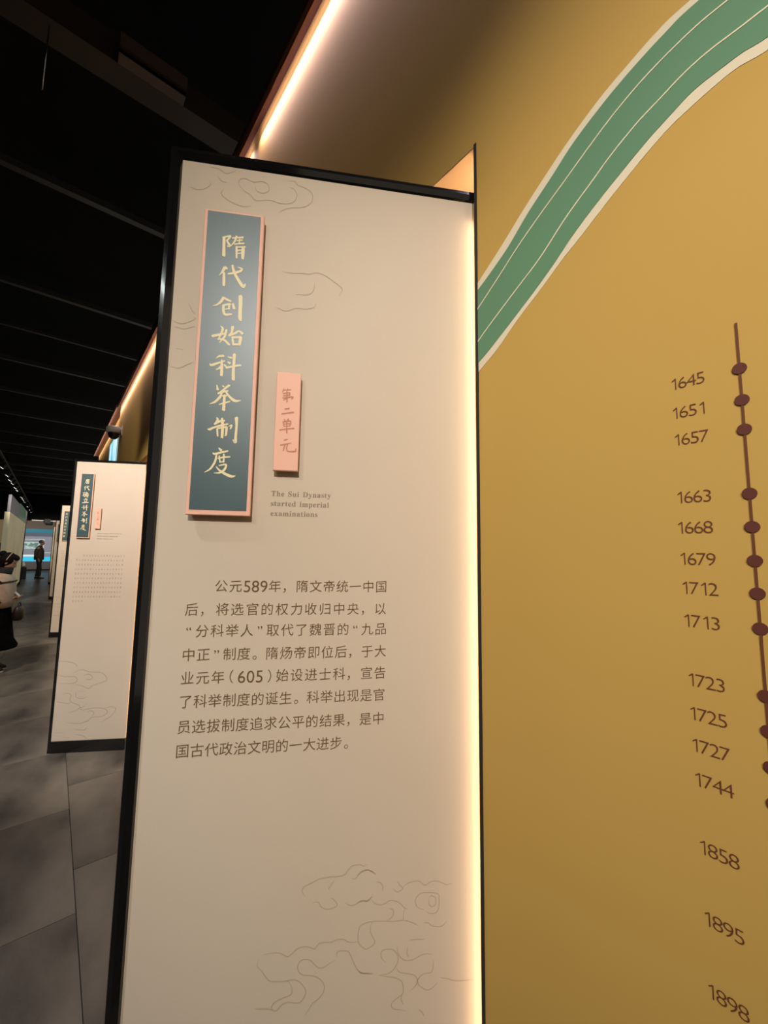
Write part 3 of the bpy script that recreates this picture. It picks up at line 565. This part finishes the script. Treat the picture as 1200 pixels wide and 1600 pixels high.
mb = MB()
for z in (1.80, 1.62, 1.28): wbox(mb, 30.40, 30.42, .96 if z > 1.7 else 1.2, 1.84, z, z+.03)
wbox(mb, 30.40, 30.42, .95, .98, 1.1, 1.83); wbox(mb, 30.40, 30.42, .60, .95, 1.02, 1.05)
mb.build('picture_outline', mat('white_line', (0, 0, 0, 1), emit=lin(215, 235, 235), es=.25), dc)
mb = MB(); wbox(mb, 30.41, 30.42, 1.15, 1.84, 1.26, 1.66); mb.build('picture', screen_mat('pale_picture', lin(120, 150, 140), lin(205, 235, 225), 5, .22), dc)
pj = empty('projector', w2w(30.2, .90, 2.78), RZW); tag(pj, 'black projector box hanging on the header above the display case', 'projector')
mb = MB(); mb.bbox(-.20, .20, -.15, .15, 0, .26, .03); mb.build('casing', M['blackmat'], pj); mb = MB(); mb.cyl((-.08, -.15, .13), (-.08, -.19, .13), .05, n=14); mb.build('lens', M['chrome'], pj)
pn = empty('plinth', w2w(23.0, 1.50, 0), RZW); tag(pn, 'small black plinth with a white top piece left of the display case', 'plinth')
mb = MB(); mb.bbox(-.13, .13, -.13, .13, 0, .52, .01); mb.build('plinth_body', M['blackmat'], pn)
wv = empty('white_vessel', w2w(23.0, 1.50, .52), RZW); tag(wv, 'small white vessel standing on the black plinth', 'vessel')
mb = MB(); mb.loft([(0, 0, 0, .05, .05), (0, 0, .05, .09, .09), (0, 0, .13, .10, .10), (0, 0, .19, .05, .05), (0, 0, .23, .07, .07)], n=16); mb.build('vessel_body', mat('white_glaze', lin(225, 225, 220), .3), wv)

# ------------------------------------------------------------------ left side: tall lit partition and display board
pt = empty('partition', W0, RZW); tag(pt, 'tall cream lit partition with a green glass top behind the seated visitor row', 'partition')
tag(pt, 'tall cream partition with a green glass top, behind the woman', 'partition')
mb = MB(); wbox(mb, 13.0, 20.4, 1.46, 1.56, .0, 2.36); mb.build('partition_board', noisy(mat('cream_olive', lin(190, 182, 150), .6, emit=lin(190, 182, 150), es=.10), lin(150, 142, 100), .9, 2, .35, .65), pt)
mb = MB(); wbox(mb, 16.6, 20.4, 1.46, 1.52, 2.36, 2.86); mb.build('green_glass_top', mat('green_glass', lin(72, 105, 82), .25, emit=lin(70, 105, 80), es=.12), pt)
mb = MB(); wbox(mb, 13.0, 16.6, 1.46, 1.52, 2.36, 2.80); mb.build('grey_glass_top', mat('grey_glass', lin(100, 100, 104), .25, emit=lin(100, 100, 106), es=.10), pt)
mb = MB(); wbox(mb, 13.0, 20.42, 1.455, 1.565, 0, .10); mb.build('foot_rail', M['blackmat'], pt)
mb = MB(); wbox(mb, 20.4, 20.62, 1.44, 1.56, 0, 2.84); mb.build('end_post', M['blackmat'], pt)
bd = empty('notice_board', w2w(15.0, 1.60, 0), RZW); tag(bd, 'beige board with a brown lower half at the left edge of the picture', 'board')
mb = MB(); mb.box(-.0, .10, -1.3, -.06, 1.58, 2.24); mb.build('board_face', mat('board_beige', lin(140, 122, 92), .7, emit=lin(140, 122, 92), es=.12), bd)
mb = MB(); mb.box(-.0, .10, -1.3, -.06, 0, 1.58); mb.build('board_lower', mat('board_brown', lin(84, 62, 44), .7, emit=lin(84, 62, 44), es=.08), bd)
po = empty('white_post', w2w(15.0, 1.60, 0), RZW); tag(po, 'slim white post between the beige board and the cream partition', 'post')
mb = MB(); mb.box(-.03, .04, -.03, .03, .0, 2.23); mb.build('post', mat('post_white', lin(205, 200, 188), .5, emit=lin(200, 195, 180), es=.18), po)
mb = MB(); mb.box(-.04, .05, -.04, .04, 0, .04); mb.build('post_base', M['blackmat'], po)
mb = MB(); wbox(mb, -4, 30.5, 3.0, 3.1, 0, 4.6); wf(mb, 'wall_left', M['ceil'], kind='structure')

# ------------------------------------------------------------------ people
def skinned(name, joints, bones, m, parent, sub=2):
    names = list(joints); me = bpy.data.meshes.new(name)
    me.from_pydata([joints[k][0] for k in names], [(names.index(a), names.index(b)) for a, b in bones], []); me.update()
    o = bpy.data.objects.new(name, me); C.objects.link(o); sk = o.modifiers.new('skin', 'SKIN'); sk.use_smooth_shade = True
    me.skin_vertices.new() if not me.skin_vertices else None
    for k, sv in zip(names, me.skin_vertices[0].data):
        r = joints[k][1]; sv.radius = (r, r) if not isinstance(r, tuple) else r; sv.use_root = (k == names[0])
    sd = o.modifiers.new('sub', 'SUBSURF'); sd.levels = sub; sd.render_levels = sub
    nm = evaluated(o); bpy.data.objects.remove(o); nm.materials.clear(); nm.materials.append(m); nm.name = name
    for p in nm.polygons: p.use_smooth = True
    r = bpy.data.objects.new(name, nm); C.objects.link(r); r.parent = parent
    return r
def hand(J, B, side, wrist, dirn, palm_n, k=''):               # five unequal curled fingers rooted in the palm
    wrist = Vector(wrist); d = Vector(dirn).normalized(); pn = Vector(palm_n).normalized(); a = d.cross(pn).normalized()*side
    pc = wrist+d*.045; J[k+'palm'] = (tuple(pc), (.026, .016)); B.append((k+'wrist', k+'palm'))
    for i, (off, ln_) in enumerate(((-.026, .060), (-.009, .072), (.009, .068), (.026, .052))):
        b0 = pc+d*.03+a*off; b1 = b0+d*ln_*.5+pn*.008; b2 = b1+d*ln_*.35+pn*.024
        J[k+'f%da' % i] = (tuple(b0), .0092); J[k+'f%db' % i] = (tuple(b1), .0085); J[k+'f%dc' % i] = (tuple(b2), .0070)
        B += [(k+'palm', k+'f%da' % i), (k+'f%da' % i, k+'f%db' % i), (k+'f%db' % i, k+'f%dc' % i)]
    t0 = pc-a*.030+pn*.006; t1 = t0-a*.018+d*.026+pn*.014; J[k+'ta'] = (tuple(t0), .0105); J[k+'tb'] = (tuple(t1), .009); B += [(k+'palm', k+'ta'), (k+'ta', k+'tb')]
def head(mb, c, face=1.0, tilt=0.0, s=1.0):
    """head pointing to +x; c = centre of the skull"""
    R = Matrix.Rotation(tilt, 3, 'Y'); n = 22; rows = []
    prof = [(-.112, .022, .030, .030), (-.100, .040, .042, .034), (-.080, .050, .052, .030), (-.055, .066, .060, .018), (-.030, .078, .066, .008), (-.005, .084, .070, .002),
            (.020, .088, .074, -.004), (.050, .088, .075, -.008), (.080, .078, .068, -.010), (.100, .058, .052, -.010), (.113, .028, .026, -.010)]
    vs = []
    for z, rx, ry, ox in prof:
        for k in range(n):
            a = 2*PI*k/n; x = ox+rx*math.cos(a)*s; y = ry*math.sin(a)*s; f = max(0, math.cos(a))
            w_ = math.exp(-(y/.016)**2)*f
            if -.045 < z < .0: x += w_*(.020 if z > -.035 and z < -.02 else .012)     # nose
            if z == -.055 or z == -.080: x += w_*.005                                     # lips
            if z == .020: x -= math.exp(-((abs(y)-.032)/.014)**2)*f*.008                  # eye sockets
            vs.append(Vector(c)+R @ Vector((x, y, z*s)))
    fs = [(j*n+k, j*n+(k+1) % n, (j+1)*n+(k+1) % n, (j+1)*n+k) for j in range(len(prof)-1) for k in range(n)]
    mb.add(vs, fs, True); o = len(mb.v)-len(vs); mb.f += [tuple(o+k for k in reversed(range(n))), tuple(o+(len(prof)-1)*n+k for k in range(n))]; mb.smooth += [True, True]
    for sg in (-1, 1): mb.ell(Vector(c)+R @ Vector((-.006, sg*.074*s, -.005)), .018, .010, .030, 10, 8, tilt=R)
    return R
skin = mat('skin', lin(176, 128, 100), .55); hairm = noisy(mat('hair_black', (.006, .005, .005, 1), .8, spec=.1), (.010, .008, .007, 1), 60)
eye_m = mat('eye_dark', (.01, .008, .007, 1), .2)
def face_bits(parent, c, R):
    mb = MB()
    for sg in (-1, 1):
        mb = MB(); mb.ell(Vector(c)+R @ Vector((.074, sg*.032, .012)), .008, .012, .006, 10, 6, tilt=R); mb.build('eye', eye_m, parent)
        mb = MB(); mb.tube([Vector(c)+R @ Vector((.078, sg*(.016+.010*k), .036+.003*math.sin(k))) for k in range(4)], .003); mb.build('eyebrow', hairm, parent)
    mb = MB(); mb.ell(Vector(c)+R @ Vector((.079, 0, -.066)), .006, .022, .006, 12, 6, tilt=R); mb.build('lips', mat('lips', lin(150, 85, 78), .5), parent)

# woman at the left edge, looking down to her hands
wr = Vector((-4.533, 5.128, 0))+Vector((.75, .66, 0))*(-.155)
wo = empty('person', wr, math.atan2(.52, .86)); tag(wo, 'woman in cream jacket and long black skirt looking down at her hands', 'person')
J = dict(pelvis=((0, 0, .86), (.13, .11)), waist=((.0, 0, 1.0), (.12, .10)), chest=((.005, 0, 1.14), (.13, .105)), upper=((.01, 0, 1.24), (.10, .08)), neck=((.03, 0, 1.315), .048), skull=((.06, 0, 1.36), .045))
B = [('pelvis', 'waist'), ('waist', 'chest'), ('chest', 'upper'), ('upper', 'neck'), ('neck', 'skull')]
for sg, k in ((1, 'l'), (-1, 'r')):
    J[k+'sho'] = ((.0, sg*.165, 1.22), .048); J[k+'elb'] = ((-.02, sg*.20, .98), .040); J[k+'wrist'] = ((.14, sg*.07, .93), .027)
    B += [('upper', k+'sho'), (k+'sho', k+'elb'), (k+'elb', k+'wrist')]
    hand(J, B, sg, (.14, sg*.07, .93), (.75, -sg*.35, .12), (0, -sg*.3, 1) if sg > 0 else (0, .3, 1), k)
    J[k+'hip'] = ((0, sg*.085, .80), .085); J[k+'knee'] = ((.015, sg*.085, .45), .055); J[k+'ank'] = ((-.01, sg*.08, .08), .035); J[k+'toe'] = ((.13, sg*.09, .035), .032)
    B += [('pelvis', k+'hip'), (k+'hip', k+'knee'), (k+'knee', k+'ank'), (k+'ank', k+'toe')]
body = skinned('body', J, B, skin, wo)
hc = (.085, 0, 1.425); TL = .42
mb = MB(); R = head(mb, hc, tilt=TL, s=.96); hd = mb.build('head', skin, wo); face_bits(hd, hc, R)
mb = MB(); mb.ell(Vector(hc)+R @ Vector((-.022, 0, .022)), .094, .086, .104, 22, 14, -1.05, PI/2, R); mb.ell(Vector(hc)+R @ Vector((.02, 0, .075)), .068, .070, .045, 18, 8, tilt=R)
mb.ell(Vector(hc)+R @ Vector((-.05, 0, -.05)), .055, .062, .07, 16, 8, tilt=R)
hr_ = mb.build('hair', hairm, wo)
mb = MB(); mb.ell(Vector(hc)+R @ Vector((-.105, 0, .075)), .042, .048, .042, 16, 10); mb.build('hair_bun', hairm, hr_)
mb = MB(); mb.tube([Vector(hc)+R @ Vector((-.02, .09*math.cos(a), .02+.112*math.sin(a))) for a in (PI*k/14 for k in range(15))], .005, 8); mb.build('headband', mat('headband_pale', lin(200, 180, 150), .4), wo)
cj = noisy(mat('cream_puffer', lin(190, 162, 140), .7, spec=.2), lin(178, 150, 128), 14, 3, .35, .65, .35, 22); pipe = mat('dark_piping', lin(38, 28, 24), .6)
mb = MB()
mb.loft([(0, 0, .83, .165, .205), (0, 0, .85, .185, .225), (.0, 0, .93, .195, .235), (.0, 0, 1.02, .190, .232), (.0, 0, 1.12, .185, .230), (.005, 0, 1.20, .160, .205), (.012, 0, 1.26, .115, .150), (.02, 0, 1.30, .080, .095)], n=26, power=2.3)
jk = mb.build('jacket', cj, wo)
for sg in (1, -1):
    Js = dict(a=((.0, sg*.155, 1.205), .082), b=((-.02, sg*.225, 1.10), .080), c=((-.02, sg*.235, .985), .078), d=((.04, sg*.185, .945), .068), e=((.115, sg*.095, .935), .056), f=((.14, sg*.078, .932), .046))
    sl = skinned('sleeve', Js, [('a', 'b'), ('b', 'c'), ('c', 'd'), ('d', 'e'), ('e', 'f')], cj, jk)
    mb = MB()
    for cx, cy_, cz, rr_, ax in ((-.005, .185, 1.165, .084, Vector((-.1, .5, -1))), (.115, .095, .935, .059, Vector((.9, -.75, -.05)))):
        axn = Vector((ax.x, ax.y*sg, ax.z)).normalized(); a_ = axn.orthogonal().normalized(); b_ = axn.cross(a_)
        mb.tube([Vector((cx, sg*cy_, cz))+(a_*math.cos(t)+b_*math.sin(t))*rr_ for t in (2*PI*k/16 for k in range(17))], .011, 6)
    mb.tube([(-.0, sg*.255, 1.19), (-.0, sg*.312, 1.09), (.0, sg*.318, .99), (.05, sg*.265, .925), (.12, sg*.16, .905)], .010, 6)
    mb.build('piping', pipe, sl)
mb = MB(); mb.tube([(.186*math.cos(a), .227*math.sin(a), 1.155+.02*math.cos(a)) for a in (2*PI*k/24 for k in range(25))], .010, 6); mb.build('chest_piping', pipe, jk)
mb = MB(); mb.tube([(.168*math.cos(a), .208*math.sin(a), .835) for a in (2*PI*k/24 for k in range(25))], .008, 6); mb.build('hem', pipe, jk)
mb = MB(); mb.loft([(.02, 0, 1.26, .110, .135), (.035, 0, 1.305, .105, .100), (.05, 0, 1.345, .095, .085), (.06, 0, 1.36, .080, .070)], n=22); mb.build('collar', mat('collar_brown', lin(30, 19, 16), .8), jk)
mb = MB()
rings = [(0, 0, .88, .150, .190), (0, 0, .75, .170, .205), (.005, 0, .6, .185, .215), (.01, 0, .42, .205, .235), (.02, 0, .33, .245, .265), (.02, 0, .30, .240, .262)]
mb.loft(rings, n=30); mb.build('skirt', noisy(mat('black_skirt', (.004, .004, .004, 1), .9, spec=.05), (.006, .006, .006, 1), 10, 3, .4, .7, .2), wo)
for sg in (1, -1):
    mb = MB(); y = sg*.088
    mb.loft([(.045, y, .018, .118, .045), (.045, y, .05, .112, .043), (.02, y, .085, .085, .042), (-.02, y, .115, .048, .042), (-.02, y, .13, .042, .040)], n=18); sh = mb.build('shoe', mat('shoe_dark', (.02, .02, .022, 1), .5), wo)
    mb = MB(); mb.loft([(.045, y, .0, .122, .048), (.045, y, .022, .122, .048)], n=18); mb.build('sole', mat('sole_pale', lin(190, 182, 170), .6), sh)
bg = empty('handbag', w2w(0, 0)+Vector((0, 0, 0))); bg.location = wr+Vector((.86, .52, 0))*.235+Vector((.5, -.86, 0))*.05+Vector((0, 0, .62)); bg.rotation_euler = (0, 0, math.atan2(.52, .86))
tag(bg, 'dark brown handbag held in front of the woman in the cream jacket', 'bag')
leather = mat('brown_leather', lin(40, 26, 20), .5)
mb = MB(); mb.loft([(0, 0, 0, .045, .09), (0, 0, .02, .062, .12), (0, 0, .12, .060, .118), (0, 0, .18, .035, .10), (0, 0, .19, .02, .09)], n=22, power=2.8); mb.build('bag_body', leather, bg)
mb = MB(); mb.tube([(0, .08*math.cos(a), .185+.055*math.sin(a)) for a in (PI*k/12 for k in range(13))], .006, 6); mb.build('handle', leather, bg)
ph = empty('phone', wr+Vector((.86, .52, 0))*.225+Vector((0, 0, .90)), math.atan2(.52, .86)); tag(ph, "pale phone in the hands of the woman in the cream jacket", 'phone')
mb = MB(); q = Matrix.Rotation(-.7, 3, 'Y'); vs0 = len(mb.v); mb.box(-.004, .004, -.036, .036, -.0, .12); mb.v = [tuple(q @ Vector(v)) for v in mb.v]; mb.build('phone_body', mat('phone_white', lin(205, 200, 195), .3), ph)

wo.scale = (.94, .94, .94); bg.scale = (.9, .9, .9)

# man in front of the far display case
mr_ = w2w(23.17, .985, 0)
mo = empty('person', mr_, math.atan2(.45, .89)); tag(mo, 'man in a dark olive jacket and black trousers standing before the cyan display case', 'person')
J = dict(pelvis=((0, 0, .95), (.13, .11)), waist=((-.01, 0, 1.08), (.13, .11)), chest=((-.02, 0, 1.25), (.15, .12)), upper=((-.015, 0, 1.38), (.11, .09)), neck=((.01, 0, 1.48), .052), skull=((.03, 0, 1.53), .05))
B = [('pelvis', 'waist'), ('waist', 'chest'), ('chest', 'upper'), ('upper', 'neck'), ('neck', 'skull')]
for sg, k in ((1, 'l'), (-1, 'r')):
    J[k+'sho'] = ((-.02, sg*.185, 1.36), .055); J[k+'elb'] = ((-.09, sg*.23, 1.08), .045); J[k+'wrist'] = ((.02, sg*.20, .88), .028)
    B += [('upper', k+'sho'), (k+'sho', k+'elb'), (k+'elb', k+'wrist')]
    hand(J, B, sg, (.02, sg*.20, .88), (.35, -sg*.1, -.9), (0, -sg, 0), k)
    fx = .10 if sg < 0 else -.04
    J[k+'hip'] = ((0, sg*.09, .88), .09); J[k+'knee'] = ((.02+fx*.5, sg*.09, .50), .062); J[k+'ank'] = ((-.02+fx, sg*.085, .09), .04); J[k+'toe'] = ((.14+fx, sg*.10, .035), .036)
    B += [('pelvis', k+'hip'), (k+'hip', k+'knee'), (k+'knee', k+'ank'), (k+'ank', k+'toe')]
skinned('body', J, B, skin, mo)
hc = (.045, 0, 1.62)
mb = MB(); R = head(mb, hc, tilt=.08, s=1.05); hd = mb.build('head', skin, mo); face_bits(hd, hc, R)
mb = MB(); mb.ell(Vector(hc)+R @ Vector((-.020, 0, .028)), .098, .088, .100, 20, 12, -.55, PI/2, R); mb.build('hair', mat('grey_hair', lin(60, 55, 52), .7), mo)
ol = noisy(mat('olive_jacket', lin(52, 50, 34), .8), lin(62, 50, 42), 6)
mb = MB(); mb.loft([(0, 0, .84, .165, .20), (-.005, 0, .88, .18, .215), (-.01, 0, 1.05, .175, .215), (-.02, 0, 1.22, .175, .225), (-.02, 0, 1.34, .145, .205), (-.01, 0, 1.42, .095, .13), (.0, 0, 1.49, .07, .075)], n=24, power=2.3); jk = mb.build('jacket', ol, mo)
tm = mat('black_trousers', (.012, .012, .012, 1), .8)
for sg in (1, -1):
    Js = dict(a=((-.02, sg*.175, 1.35), .085), b=((-.06, sg*.225, 1.20), .076), c=((-.09, sg*.235, 1.07), .070), d=((-.03, sg*.215, .96), .060), e=((.01, sg*.203, .90), .050))
    skinned('sleeve', Js, [('a', 'b'), ('b', 'c'), ('c', 'd'), ('d', 'e')], ol, jk)
    fx = .10 if sg < 0 else -.04
    Js = dict(a=((0, sg*.085, .90), .115), b=((.01+fx*.25, sg*.09, .68), .095), c=((.02+fx*.5, sg*.09, .50), .080), d=((.0+fx*.8, sg*.087, .28), .068), e=((-.02+fx, sg*.085, .085), .062))
    skinned('trouser_leg', Js, [('a', 'b'), ('b', 'c'), ('c', 'd'), ('d', 'e')], tm, mo)
    mb = MB(); x = .04+fx; y = sg*.092; mb.loft([(x, y, .0, .135, .050), (x, y, .03, .132, .050), (x-.02, y, .07, .10, .046), (x-.06, y, .10, .055, .044)], n=18); mb.build('shoe', mat('black_shoe', (.012, .012, .012, 1), .4), mo)
